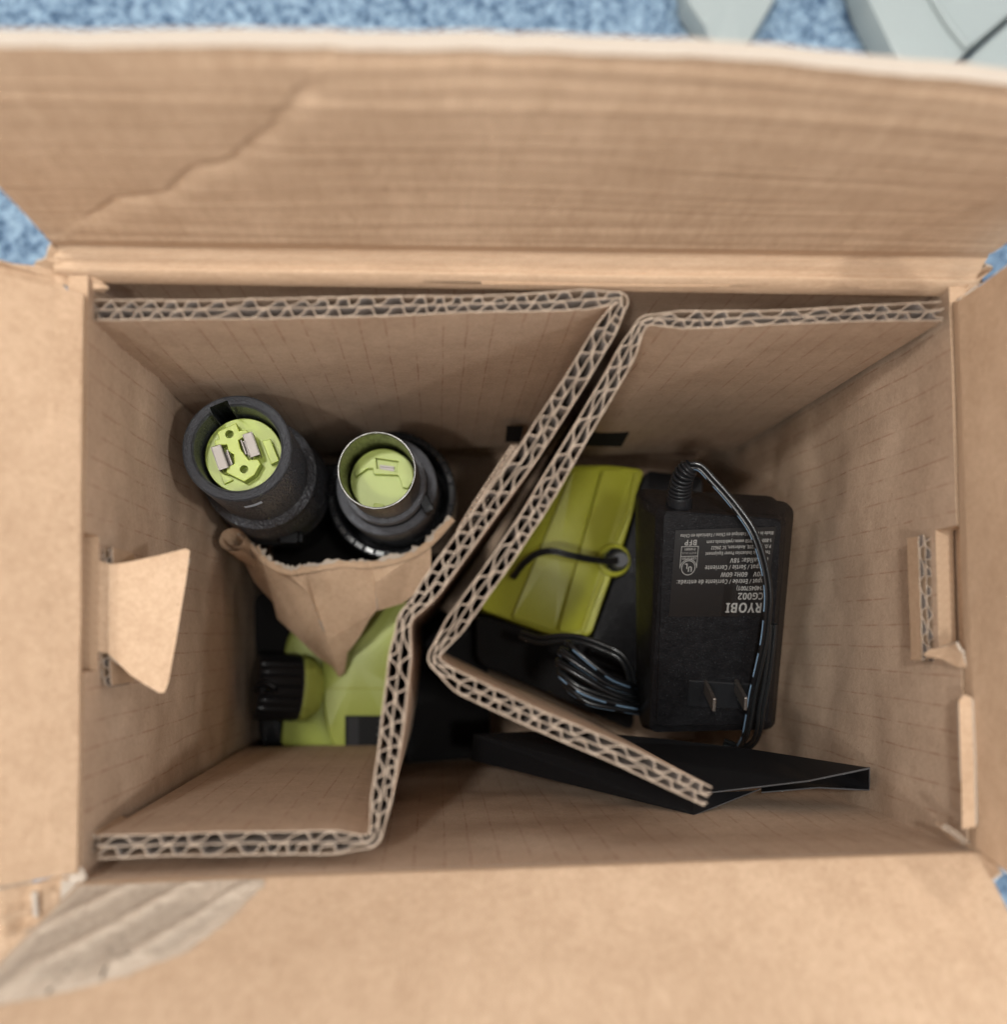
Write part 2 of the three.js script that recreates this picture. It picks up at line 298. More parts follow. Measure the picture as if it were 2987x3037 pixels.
  put('flap', flapSheet([rim.rb.clone().add(V(0, .0005, 0)), r1, beyond(r1, ro1, 1), beyond(r1, ro1, 3.2)], [rim.rf.clone().add(V(0, .0005, 0)), r2, beyond(r2, ro2, 1.1), beyond(r2, ro2, 3.8)], 80, [5, 24, 24], -.0045, (p, a, b) => { p.x += .0014 * noise(p.y * 24, p.z * 24, 9) * smooth(.2, .6, b); p.y += .0009 * noise(p.z * 45, b * 3, 5) * (b < .4 ? 1 : 0); return p; }), box, 'right flap standing nearly upright');
  // front flap and the place where its paper is torn off
  const f1 = V(-.1005, .3420, .0696), f2 = V(.1628, .3420, .0646), fo1 = V(-.1082, .3720, .0806), fo2 = V(.1623, .3720, .0933);
  const A = [rim.fl.clone().add(V(0, .0005, 0)), f1, fo1, beyond(f1, fo1, 3)], B = [rim.fr.clone().add(V(0, .0005, 0)), f2, fo2, beyond(f2, fo2, 3)];
  const tw = (p, a, b) => { p.y += .0013 * noise(p.x * 22, p.z * 30, 12) * smooth(.3, .6, b) + .0003 * Math.cos((a * .27) * 6.2832 / .0087) * smooth(.33, .5, b); return p; };
  put('flap', flapSheet(A, B, 200, [3, 34, 34], .0045, tw), box, 'front flap leaning outwards with torn grey paper at its left end');
  // torn patch: bare ribbed paper, a hair above the flap
  const onFlap = (a, b) => { const seg = 3, x = clamp(b * seg, 0, 2.999), k = Math.floor(x), t = x - k; return tw(mix(mix(A[k], A[k + 1], t), mix(B[k], B[k + 1], t), a), a, b); };
  const c0 = onFlap(.02, .34), ea = onFlap(.3, .4).sub(c0), n = onFlap(.1, .5).sub(onFlap(.1, .4)).cross(ea).normalize(); if (n.y < 0) n.negate();
  const outline = [[.004, .345], [.03, .343], [.065, .342], [.1, .342], [.15, .341], [.2, .342], [.2, .38], [.194, .42], [.19, .46], [.186, .5], [.178, .545], [.17, .58], [.162, .62], [.15, .655], [.125, .685], [.1, .705], [.075, .725], [.04, .745], [.003, .77], [.003, .72], [.003, .66], [.003, .6], [.003, .5], [.003, .42]];
  const ring = []; outline.forEach((o, i) => { const q = outline[(i + 1) % outline.length]; for (let k = 0; k < 10; k++) { const t = k / 10, a = lerp(o[0], q[0], t), b = lerp(o[1], q[1], t); ring.push([a + (a > .01 ? .006 * noise(a * 260, b * 160, 1) + .0012 * noise(a * 900, b * 700, 2) : 0), b + (b > .345 ? .004 * noise(a * 200, b * 300, 5) : 0)]); } });
  const cx = .075, cb = .5, NR = 46, pos = [], idx = [], uv = [], col = [];
  for (let r = 0; r <= NR; r++) ring.forEach(([a, b]) => {
    const s = r / NR, aa = lerp(cx, a, s), bb = lerp(cb, b, s), p = onFlap(aa, bb), q = onFlap(Math.min(aa + .002, 1), bb);
    const w = (aa * .27 * .72 + (bb - .333) * .125 * .4) / .0125 + .1 * noise(aa * 40, bb * 30, 2), edge = smooth(1, .86, s);
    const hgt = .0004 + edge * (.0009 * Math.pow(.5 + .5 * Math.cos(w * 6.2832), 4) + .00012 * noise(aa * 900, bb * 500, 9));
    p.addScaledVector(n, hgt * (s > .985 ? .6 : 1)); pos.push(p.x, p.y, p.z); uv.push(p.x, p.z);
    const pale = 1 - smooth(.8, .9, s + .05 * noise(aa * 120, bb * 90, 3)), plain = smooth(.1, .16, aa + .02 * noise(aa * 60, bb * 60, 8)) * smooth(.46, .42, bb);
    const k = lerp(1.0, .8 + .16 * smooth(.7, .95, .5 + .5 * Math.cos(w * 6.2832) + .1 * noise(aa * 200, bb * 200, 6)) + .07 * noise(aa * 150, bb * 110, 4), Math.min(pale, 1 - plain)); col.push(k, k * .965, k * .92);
  });
  for (let r = 0; r < NR; r++) for (let i = 0; i < ring.length; i++) { const a = r * ring.length + i, b = r * ring.length + (i + 1) % ring.length; idx.push(a, b, a + ring.length, b, b + ring.length, a + ring.length); }
  const pg = geom(pos, idx, uv); pg.setAttribute('color', new THREE.Float32BufferAttribute(col, 3));
  part('torn_patch', pg, std({ map: texEdge, vertexColors: true, roughness: .95, bumpMap: bumpBoard, bumpScale: .0005 }), box, 'torn grey ribbed paper at the left end of the front flap');
}
// hand hole tab folded inwards at the left wall
{
  const g = polySheet([V(-.1052, .3245, -.0228), V(-.1013, .3227, -.0218), V(-.0973, .3210, -.0226), V(-.0887, .3172, -.0251), V(-.0813, .3140, -.0276), V(-.0800, .3135, -.0270), V(-.0806, .3139, -.0186), V(-.0826, .3150, .0000), V(-.0844, .3160, .0149), V(-.0854, .3165, .0180), V(-.0869, .3172, .0181), V(-.0904, .3187, .0157), V(-.0950, .3206, .0124), V(-.0976, .3217, .0094), V(-.1009, .3232, .0058), V(-.1036, .3244, .0052), V(-.1046, .3246, -.0081)], .0022, { sub: 4, amp: .0003, fr: 90, ridge: (p) => { const d = (p.x + .1005) - p.z * .04; p.y += .0009 * Math.exp(-Math.pow(d / .0012, 2)); } });
  put('hand_hole_tab', g, box, 'pale tab of the left hand hole folded into the box');
}
// crumpled corner webs
{
  const web = (pts, amp = .0022, m = M.kraft) => put('corner_web', polySheet(pts, .001, { sub: 4, amp, fr: 170 }), box, undefined, m);
  web([V(-.1240, .3400, -.1123), V(-.1193, .3420, -.1132), V(-.1170, .3435, -.1170), V(-.1154, .3390, -.1150), V(-.1084, .3350, -.1121), V(-.1037, .3310, -.1080), V(-.1062, .3280, -.1071), V(-.1100, .3340, -.1063), V(-.1157, .3360, -.1071), V(-.1218, .3380, -.1093)]);
  web([V(-.1370, .3520, -.1082), V(-.1293, .3490, -.1089), V(-.1218, .3405, -.1114), V(-.1172, .3365, -.1083), V(-.1108, .3355, -.1012), V(-.1216, .3400, -.0986), V(-.1298, .3465, -.0994), V(-.1364, .3520, -.0989)], .0008);
  web([V(.1669, .3340, -.1087), V(.1697, .3320, -.1142), V(.1740, .3360, -.1159), V(.1764, .3425, -.1185), V(.1787, .3415, -.1181), V(.1751, .3370, -.1134), V(.1692, .3365, -.1088)]);
  web([V(-.1257, .3520, .0694), V(-.1191, .3480, .0691), V(-.1137, .3400, .0697), V(-.1065, .3360, .0682), V(-.1029, .3350, .0696), V(-.1061, .3370, .0738), V(-.1100, .3390, .0801), V(-.1164, .3420, .0831), V(-.1275, .3460, .0837)], .0026);
  web([V(-.1383, .3280, .0873), V(-.1221, .3280, .0847), V(-.1140, .3300, .0807), V(-.1043, .3330, .0730), V(-.1001, .3320, .0748), V(-.1083, .3280, .0891), V(-.1264, .3260, .1011), V(-.1380, .3260, .1067)], .001);
  web([V(.1588, .3410, .0201), V(.1602, .3415, .0180), V(.1618, .3430, .0188), V(.1612, .3435, .0380), V(.1604, .3435, .0568), V(.1576, .3410, .0578), V(.1582, .3410, .0445), V(.1585, .3410, .0320)].map((p) => p.add(V(0, .0015, 0))), 0);
  web([V(-.1123, .3440, .0716), V(-.1109, .3440, .0711), V(-.1110, .3420, .0786), V(-.1124, .3420, .0783)], .001, M.edge);
  web([V(-.1031, .3410, .0653), V(-.1001, .3420, .0660), V(-.0988, .3420, .0686), V(-.1005, .3420, .0698), V(-.1035, .3410, .0694)], .0016, M.edge);
  web([V(.1613, .3370, .0624), V(.1624, .3410, .0632), V(.1639, .3480, .0644), V(.1639, .3520, .0686), V(.1624, .3500, .0708), V(.1624, .3440, .0686), V(.1623, .3380, .0656)], .0022);
  // strip of the fold that is peeled at the right hand hole
  web([V(.1576, .3235, .0065), V(.1582, .3270, .0047), V(.1602, .3340, .0036), V(.1599, .3400, .0026), V(.1618, .3410, .0058), V(.1631, .3400, .0100), V(.1620, .3370, .0101), V(.1602, .3310, .0077), V(.1592, .3240, .0075)], .0014);
}

// ------------------------------------------------------------------ corrugated board seen on its cut edge
function roundPath(pts, r) {
  const raw = [], cor = [];
  pts.forEach((p, i) => {
    if (!i || i === pts.length - 1) { raw.push(p.clone()); return; }
    const a = pts[i - 1], b = pts[i + 1], s = p.clone().add(a.clone().sub(p).setLength(r)), e = p.clone().add(b.clone().sub(p).setLength(r));
    if (s.clone().sub(p).normalize().dot(e.clone().sub(p).normalize()) > -.93) cor.push(p); for (let k = 0; k <= 8; k++) { const t = k / 8; raw.push(mix(mix(s, p, t), mix(p, e, t), t)); }
  });
  const out = [], step = .0005; let carry = 0;
  for (let i = 0; i < raw.length - 1; i++) {
    const l = raw[i].distanceTo(raw[i + 1]); let d = carry;
    for (; d < l; d += step) out.push(mix(raw[i], raw[i + 1], d / l));
    carry = d - l;
  }
  return { p: out, cor };
}
function corrugate(root, pts, h, bottom, o = {}) {
  const { p, cor } = roundPath(pts, o.r ?? .004), n = p.length, sd = o.seed ?? 1, pitch = o.pitch ?? .0092, step = .0005;
  const T = p.map((q, i) => { const a = p[Math.max(0, i - 3)], b = p[Math.min(n - 1, i + 3)]; const t = b.clone().sub(a); t.y = 0; return t.normalize(); });
  const near = p.map((q) => { let d = 1; for (const c of cor) d = Math.min(d, q.distanceTo(c)); return d; });
  const half = p.map((q, i) => h * lerp(o.crush ?? .5, 1, smooth(.002, .014, near[i])) * (1 + .05 * noise(i * .03, sd, 3)) * (1 - .4 * Math.max(0, noise(i * .008, sd, 13))));
  const line = (off, tan = () => 0) => p.map((q, i) => V(q.x - T[i].z * off(i) + T[i].x * tan(i), q.y + .0005 * noise(i * .11, sd + off(i) * 900, 2) + .0004 * noise(i * .6, sd * 3, off(i) * 500), q.z + T[i].x * off(i) + T[i].z * tan(i)));
  const ribbon = (L, w, drop, caps, bodies) => {
    const pos = [], idx = [], uv = [], cp = [], ci = [], cu = [];
    L.forEach((q, i) => {
      const a = L[Math.max(0, i - 1)], b = L[Math.min(n - 1, i + 1)], tx = b.x - a.x, tz = b.z - a.z, l = Math.hypot(tx, tz) || 1, ww = w * (1 + .35 * noise(i * .17, sd * 7 + w * 1e4, 1)), nx = -tz / l * ww / 2, nz = tx / l * ww / 2, s = i * step;
      pos.push(q.x - nx, q.y, q.z - nz, q.x - nx, drop, q.z - nz, q.x + nx, q.y, q.z + nz, q.x + nx, drop, q.z + nz); uv.push(s, q.y, s, drop, s, q.y, s, drop);
      cp.push(q.x - nx, q.y + .0001, q.z - nz, q.x + nx, q.y + .0001, q.z + nz); cu.push(s, 0, s, w);
      if (i) { const k = i * 4, c = i * 2; idx.push(k - 4, k - 3, k, k, k - 3, k + 1, k - 2, k + 2, k - 1, k + 2, k + 3, k - 1); ci.push(c - 2, c - 1, c, c, c - 1, c + 1); }
    });
    bodies.push(geom(pos, idx, uv)); caps.push(geom(cp, ci, cu));
  };
  const caps = [], lin = [], flu = [];
  for (const k of [-1, 0, 1]) { const b = []; ribbon(line((i) => k * half[i] + (k ? 0 : .0003 * noise(i * .05, sd, 8))), k ? .00046 : .00038, bottom, caps, b); lin.push(b[0]); }
  for (const k of [-1, 1]) {
    let ph = sd * 1.7 + k; const pp = p.map((q, i) => (ph += 6.2832 * step / (pitch * (k > 0 ? 1 : .84)) * (1 + .75 * noise(i * .023, sd + k, 5)))), lean = (o.lean ?? .3) * k;
    const b = []; ribbon(line((i) => k * half[i] * clamp(.5 + .45 * Math.sin(pp[i] + lean * Math.sin(pp[i]) + .5 * noise(i * .05, sd, k)) * (1 - (o.wild ?? .8) * Math.max(0, noise(i * .03, sd, k * 3))) + .16 * noise(i * .05, sd + 5, k * 2), .06, .94), (i) => -pitch / 12.566 * (.55 + .7 * noise(i * .02, sd, k)) * Math.sin(2 * pp[i]) + pitch * .1 * noise(i * .021, sd * 2, k) * Math.cos(pp[i])), .0004, bottom, caps, b); flu.push(b[0]);
  }
  if (o.short) { const b = part('liner', merge(lin), M.kraft, root); part('fluting', merge(flu), M.flute, b); part('cut_edge', merge(caps), M.cut, b); return; }
  lin.forEach((g, i) => part('liner', g, i === 1 ? M.flute : M.inner, root)); flu.forEach((g) => part('fluting', g, M.flute, root)); part('cut_edge', merge(caps), M.cut, root);
}
{
  const d1 = thing('cardboard_divider', 'folded corrugated divider on the left, around the black pole ends', 'divider', V(0, 0, 0), 'folded corrugated dividers standing in the box');
  corrugate(d1, [V(-.1082, .3320, -.1005), V(-.0664, .3330, -.1013), V(-.0119, .3340, -.1034), V(.0302, .3340, -.1054), V(.0596, .3340, -.1078), V(.0436, .3340, -.0807), V(.0275, .3340, -.0556), V(.0127, .3330, -.0351), V(-.0059, .3320, -.0092), V(-.0101, .3320, -.0056), V(-.0118, .3320, .0128), V(-.0137, .3330, .0316), V(-.0179, .3340, .0609), V(-.0501, .3340, .0608), V(-.0760, .3340, .0609), V(-.0982, .3330, .0615)], .0033, .105, { seed: 2, r: .003, crush: .62 });
  const d2 = thing('cardboard_divider', 'folded corrugated divider on the right, around the power adapter', 'divider', V(0, 0, 0), 'folded corrugated dividers standing in the box');
  corrugate(d2, [V(.1628, .3380, -.1042), V(.1382, .3370, -.1033), V(.1144, .3350, -.1022), V(.0868, .3340, -.1010), V(.0658, .3320, -.1012), V(.0579, .3320, -.0853), V(.0447, .3320, -.0630), V(.0301, .3320, -.0382), V(.0177, .3320, -.0199), V(.0068, .3320, -.0048), V(-.0019, .3320, .0074), V(.0066, .3320, .0144), V(.0283, .3320, .0247), V(.0573, .3330, .0368), V(.0829, .3340, .0489)], .003, .105, { seed: 5, r: .003, crush: .55 });
  const slot = (q, o) => part('painted_slot', geom(q.flatMap((p) => [p.x, p.y, p.z]), [0, 2, 1, 0, 3, 2]), M.slot, o);  // flat black quad on the board; darkness of the opening painted, nothing cut
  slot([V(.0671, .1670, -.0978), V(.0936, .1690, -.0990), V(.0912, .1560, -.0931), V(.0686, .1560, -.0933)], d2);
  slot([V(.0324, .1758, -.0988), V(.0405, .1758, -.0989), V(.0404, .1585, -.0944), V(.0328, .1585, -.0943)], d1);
  // board ends of the hand holes
  corrugate(box, [V(.1624, .3195, -.0326), V(.1620, .3195, -.0122), V(.1616, .3195, .0086)], .0022, .312, { seed: 9, short: true, pitch: .0085 });
  corrugate(box, [V(-.1043, .3220, -.0270), V(-.1039, .3220, -.0220)], .0024, .3, { seed: 11, short: true, pitch: .006 });
  corrugate(box, [V(-.1037, .3220, .0055), V(-.1022, .3220, .0162)], .0024, .3, { seed: 12, short: true, pitch: .006 });
  corrugate(box, [V(.1559, .3370, .0586), V(.1580, .3380, .0597), V(.1600, .3400, .0624)], .0014, .332, { seed: 14, short: true, pitch: .006 });
  corrugate(box, [V(-.1012, .3280, .0607), V(-.1020, .3280, .0628), V(-.1038, .3280, .0649)], .002, .3, { seed: 15, short: true, pitch: .004 });
  // frayed fluting on the left face of the left divider
  for (const [k, q] of [[0, .0006], [1, .0012]]) corrugate(d1, [V(.0238, .3230, -.0617), V(.0174, .3220, -.0519), V(.0109, .3210, -.0416), V(.0059, .3210, -.0330)].map((p) => p.add(V(.0022 - .0012 * k, -.003 * k, .001 - .0006 * k))), .0011, .29 + q, { seed: 21 + k, short: true, pitch: .0035, r: .002 });
}

// ------------------------------------------------------------------ kraft sheet torn across, wrapped round the pole ends
{
  const t = thing('torn_cardboard_sheet', 'torn brown cardboard sheet folded to a point below the black pole ends', 'cardboard sheet');
  const a1 = V(-.0695, .1700, -.0277), a2 = V(-.0611, .1630, -.0201), a3 = V(-.0549, .1340, .0026), tip = V(-.0510, .1080, .0220);
  const left = [V(-.0820, .1660, -.0331), a1, a2, a3, tip, V(-.0542, .1120, .0167), V(-.0615, .1160, .0114), V(-.0698, .1220, .0027), V(-.0806, .1280, -.0080), V(-.0823, .1320, -.0158)];
  const right = [a1, V(-.0611, .1690, -.0288), V(-.0465, .1680, -.0311), V(-.0308, .1660, -.0316), V(-.0299, .1620, -.0250), V(-.0295, .1480, -.0118), V(-.0328, .1440, -.0083), V(-.0390, .1320, .0013), V(-.0456, .1220, .0091), V(-.0481, .1100, .0197), tip, a3, a2];
  const side = [V(-.0308, .1660, -.0316), V(-.0218, .1660, -.0334), V(-.0128, .1680, -.0353), V(-.0031, .1720, -.0408), V(-.0030, .1640, -.0301), V(-.0094, .1540, -.0204), V(-.0172, .1480, -.0152), V(-.0291, .1475, -.0116), V(-.0299, .1620, -.0250)];
  put('panel', polySheet(left, .0022, { sub: 3, amp: .0009, fr: 80 }), t, undefined, M.kraft);
  put('panel', polySheet(right, .0022, { sub: 3, amp: .0009, fr: 80 }), t, undefined, M.kraft);
  put('panel', polySheet(side, .0022, { sub: 3, amp: .0006, fr: 80 }), t, undefined, M.kraft);
  // ragged torn lip, thin layers of paper
  const lip = (pts, w, dy) => { const P = new THREE.CatmullRomCurve3(pts, false, 'centripetal').getPoints(90), pos = [], idx = []; P.forEach((p, i) => { const a = P[Math.max(0, i - 1)], b = P[Math.min(90, i + 1)], tx = b.x - a.x, tz = b.z - a.z, l = Math.hypot(tx, tz), ww = w * (1 + .5 * noise(i * .21, w * 900, 1) + .35 * noise(i * .7, w * 700, 3)), j = .0008 * noise(i * .4, 3, w * 1000); for (const s of [0, .5, 1]) pos.push(p.x + tz / l * ww * s, p.y + dy + j + .0012 * s * (1 - s) * 4 + .0009 * noise(i * .5, s * 3, 8), p.z - tx / l * ww * s); if (i) { const k = i * 3; idx.push(k - 3, k, k - 2, k, k + 1, k - 2, k - 2, k + 1, k - 1, k + 1, k + 2, k - 1); } }); return geom(pos, idx); };
  const edge = [V(-.0869, .1660, -.0396), V(-.0819, .1665, -.0336), V(-.0694, .1705, -.0274), V(-.0610, .1695, -.0285), V(-.0464, .1685, -.0309), V(-.0307, .1665, -.0313), V(-.0128, .1685, -.0353), V(-.0031, .1720, -.0410), V(.0080, .1780, -.0527)];
  part('torn_lip', lip(edge, .0042, .0003), M.edge, t); part('torn_lip', lip(edge, .003, .0016), M.kraft, t); part('torn_lip', lip(edge, .0022, -.0012), M.dark, t);
  // rolled left end
  const roll = []; for (let i = 0; i <= 26; i++) { const w = i / 26, a = 1 + w * 8.5; roll.push([Math.cos(a) * lerp(.0078, .0032, w), Math.sin(a) * lerp(.0062, .003, w)]); }
  const pos = [], idx = []; const c0 = V(-.0937, .1780, -.0439), c1 = V(-.0849, .1350, -.0329); roll.forEach(([x, z], i) => { for (let k = 0; k <= 8; k++) { const s = k / 8, c = mix(c0, c1, s); pos.push(c.x + x * (1 - .25 * s) + .0008 * noise(i * .4, k * .5, 3), c.y + .0022 * noise(i * .35, k * .2, 1), c.z + z * (1 - .25 * s)); } if (i) for (let k = 0; k < 8; k++) { const a = (i - 1) * 9 + k; idx.push(a, a + 9, a + 1, a + 1, a + 9, a + 10); } });
  part('rolled_end', geom(pos, idx, pos.flatMap((x, i) => (i % 3 === 0 ? [x, pos[i + 2]] : []))), M.kraft, t);
  const jn = polySheet([V(-.0933, .1720, -.0464), V(-.0862, .1700, -.0417), V(-.0819, .1665, -.0336), V(-.0823, .1320, -.0158), V(-.0915, .1350, -.0263), V(-.0955, .1500, -.0383)], .0018, { sub: 3, amp: .0012, fr: 120 });
  put('panel', jn, t, undefined, M.kraft);
}

// ------------------------------------------------------------------ pole ends
function axisGroup(t, top, low) { t.position.copy(top); const y = top.clone().sub(low).normalize(); t.quaternion.setFromUnitVectors(V(0, 1, 0), y); }
const inMetres = (g, u, v) => { const a = g.attributes.uv; for (let i = 0; i < a.count; i++) a.setXY(i, a.getX(i) * u, a.getY(i) * v); return g; };
const lathe = (pts, seg = 72) => { let l = 0; pts.forEach((p, i) => { if (i) l += Math.hypot(p[0] - pts[i - 1][0], p[1] - pts[i - 1][1]); }); return toCreasedNormals(inMetres(new THREE.LatheGeometry(pts.map(([r, y]) => new THREE.Vector2(r / 1000, y / 1000)), seg), .13, l / 1000), .5); };
const flat = (pts, depth, holes = [], bevel = .0003) => {           // outline in millimetres on the x-z plane, raised along y
  const s = new THREE.Shape(pts.map(([x, z]) => new THREE.Vector2(x / 1000, -z / 1000)));
  for (const [x, z, r] of holes) { const h = new THREE.Path(); h.absarc(x / 1000, -z / 1000, r / 1000, 0, 6.2832, true); s.holes.push(h); }
  return new THREE.ExtrudeGeometry(s, { depth: depth / 1000, bevelEnabled: bevel > 0, bevelSize: bevel, bevelThickness: bevel, bevelSegments: 2, curveSegments: 20 }).rotateX(-Math.PI / 2);
};
const mm = (g, x, y, z, ry = 0) => g.rotateY(ry).translate(x / 1000, y / 1000, z / 1000);
const bx = (w, h, d) => new THREE.BoxGeometry(w / 1000, h / 1000, d / 1000);
{
  const t = thing('pole_end', 'black plastic tube with yellow socket and two metal contacts, left of the pair', 'pole end');
  axisGroup(t, V(-.0768, .2600, -.0708), V(-.0807, .1400, -.0705));
  // socket tube with a keyway cut in its bore
  const ev = new Evaluator(); ev.attributes = ['position', 'normal', 'uv'];
  const A = new Brush(new THREE.LatheGeometry([[16.4, -20], [16.4, -1], [16.9, -.2], [17.3, 0], [20, 0], [20.5, -.25], [20.7, -.9], [21.2, -62], [16.4, -62], [16.4, -20]].map(([r, y]) => new THREE.Vector2(r / 1000, y / 1000)), 90)); inMetres(A.geometry, .13, .13); A.updateMatrixWorld();
  const B = new Brush(mm(bx(7.2, 60, 4.6), 0, -12, -16.4).rotateY(.42)); B.updateMatrixWorld();
  part('tube', toCreasedNormals(ev.evaluate(A, B, SUBTRACTION).geometry, .5), M.collar, t);
  part('collar', lathe([[21, -58], [24.6, -60], [25, -61], [24.6, -64], [24.6, -68]]), M.collar, t);
  part('grip', lathe([[24.6, -68], [24.2, -69], [25.2, -72], [24.4, -74.5], [25.5, -78], [24.7, -80.5], [25.8, -84], [25, -86.5], [26.2, -90], [25.4, -92.5], [26.5, -96], [26, -99], [26.6, -104], [27.2, -106]]), M.collar, t);
  part('flange', lathe([[27.2, -106], [27.7, -106.3], [27.9, -107.2], [27.6, -109], [24, -112], [23, -200], [23, -260]]), M.gloss, t);
  part('latch', merge([mm(new RoundedBoxGeometry(.009, .011, .006, 2, .001), 9.5, -98, 25), mm(new RoundedBoxGeometry(.005, .006, .005, 2, .001), 13.5, -101, 24.5)]), M.blackSmooth, t);
  part('arrow_mark', (() => { const g = new THREE.CylinderGeometry(.02085, .0209, .0045, 12, 1, true, .05, .36); const pa = g.attributes.position; for (let i = 0; i < pa.count; i++) pa.setY(i, pa.getY(i) + (pa.getX(i) - .004) * .5); return g.translate(0, -.0135, 0); })(), M.marker, t);
  const s = part('socket_insert', lathe([[0, -16], [14.9, -16], [15.2, -16.6], [15.2, -30], [0, -30]]), M.lime, t);
  const u = (x, y) => [(x - 760) * .036, (y - 720) * .036];
  part('key_block', mm(flat([u(510, 500), u(690, 405), u(725, 490), u(800, 475), u(830, 505), u(715, 580), u(745, 690), u(840, 810), u(935, 800), u(960, 840), u(900, 960), u(800, 1030), u(620, 940), u(620, 895), u(700, 850), u(690, 740), u(630, 700), u(610, 625), u(490, 640), u(485, 600), u(530, 580)], 6.6, [[...u(628, 520), 1.65], [...u(797, 905), 1.65]]), 0, -16.2, 0), M.lime, s);
  part('side_block', mm(flat([u(980, 580), u(1055, 565), u(1150, 790), u(1080, 825)], 4.5), 0, -16.2, 0), M.lime, s);
  part('side_block', mm(flat([u(520, 930), u(600, 960), u(650, 1000), u(570, 1040)], 1.6), 0, -16.2, 0), M.lime, s);
  const contact = () => merge([mm(new RoundedBoxGeometry(.0036, .0006, .0098, 2, .00025), 0, 0, 0), mm(bx(.5, 6, 9.6), 1.7, -3, 0), mm(bx(.5, 7, 9.6), -1.7, -3.4, 0), mm(bx(.45, 4, 6), 3.3, -4.2, .6), mm(bx(2, .5, 6), 2.5, -5.6, .6)]);
  const p1 = part('contact', contact(), M.nickel, s), p2 = part('contact', contact().rotateY(Math.PI), M.nickel, s);
  const [x1, z1] = u(545, 790), [x2, z2] = u(875, 645);
  p1.position.set(x1 / 1000, -.0072, z1 / 1000); p1.rotation.y = .36; p2.position.set(x2 / 1000, -.0068, z2 / 1000); p2.rotation.y = .36;
}
{
  const t = thing('pole_end', 'shiny metal tube with yellow plug in a wide black collar, right of the pair', 'pole end');
  axisGroup(t, V(-.0249, .2400, -.0661), V(-.0224, .1530, -.0679));
  part('metal_tube', lathe([[15.0, -1], [15.05, -.2], [15.3, 0], [15.7, 0], [15.95, -.25], [16, -1], [16, -46], [15, -46], [15, -1]]), M.galv, t);
  part('stub', lathe([[16.05, -38], [17.9, -38], [18.4, -38.6], [18.5, -45], [18.6, -45.5]]), M.ledge, t);
  part('stub', lathe([[18.6, -52], [18.9, -50.5], [22.2, -50.5], [22.8, -51.2], [23, -58], [23, -110]]), M.ledge, t);
  part('stub_key', mm(new RoundedBoxGeometry(.008, .012, .005, 2, .0008), 18.3, -47, 9, -1.1), M.blackSmooth, t);
  part('collar', lathe([[23, -110], [26.6, -109], [26.8, -86], [27.6, -82.5], [28.3, -82], [30.3, -82.3], [31.2, -83.2], [31.5, -86], [31.6, -110], [31, -150], [30, -300]]), M.gloss, t);
  const teeth = []; for (let i = 0; i < 34; i++) if (i % 9) { const a = i / 34 * 6.2832; teeth.push(bx(2.0 + (i * 7 % 3) * .6, .7, 1.4).translate(.0292, -.082, 0).rotateY(a)); }
  const tm = part('rim_marking', merge(teeth), M.collar, t); 
  const s = part('plug_insert', lathe([[0, -31], [13.9, -31], [14.2, -31.6], [14.2, -46], [0, -46]]), M.lime, t);
  const w = (x, y) => [(x - 790) * .0355, (y - 830) * .0355];
  const shape = [w(470, 790), w(600, 690), w(675, 690), w(690, 760), w(980, 770), w(1010, 830), w(1040, 920), w(1100, 930), w(1160, 830)];
  const arc = []; for (let i = 0; i <= 24; i++) { const a = .05 - i / 24 * 3.05; arc.push([13.2 * Math.cos(a), 13.2 * Math.sin(a)]); }
  // upper half stands proud, with a slot around the metal blade
  const sh = new THREE.Shape([...shape.map(([x, z]) => new THREE.Vector2(x / 1000, -z / 1000)), ...arc.slice(2, 23).map(([x, z]) => new THREE.Vector2(x / 1000, -z / 1000))]);
  const sl = [w(695, 560), w(985, 600), w(965, 745), w(715, 700)]; const hp = new THREE.Path(sl.map(([x, z]) => new THREE.Vector2(x / 1000, -z / 1000)).reverse()); sh.holes.push(hp);
  part('key_block', mm(new THREE.ExtrudeGeometry(sh, { depth: .003, bevelEnabled: true, bevelSize: .0002, bevelThickness: .0002, bevelSegments: 1 }).rotateX(-Math.PI / 2), 0, -31, 0), M.lime, s);
  const [bxm, bzm] = w(838, 680);
  part('contact', merge([mm(bx(6.2, 2.4, .7), bxm, -29.6, bzm - .5, -.12), mm(bx(6.2, .5, 2), bxm, -29.9, bzm + .6, -.12)]), M.nickel, s);
  part('rib', mm(new RoundedBoxGeometry(.0045, .002, .0018, 2, .0004), -1.6, -30.2, 11.4, -.15), M.lime, s);
}

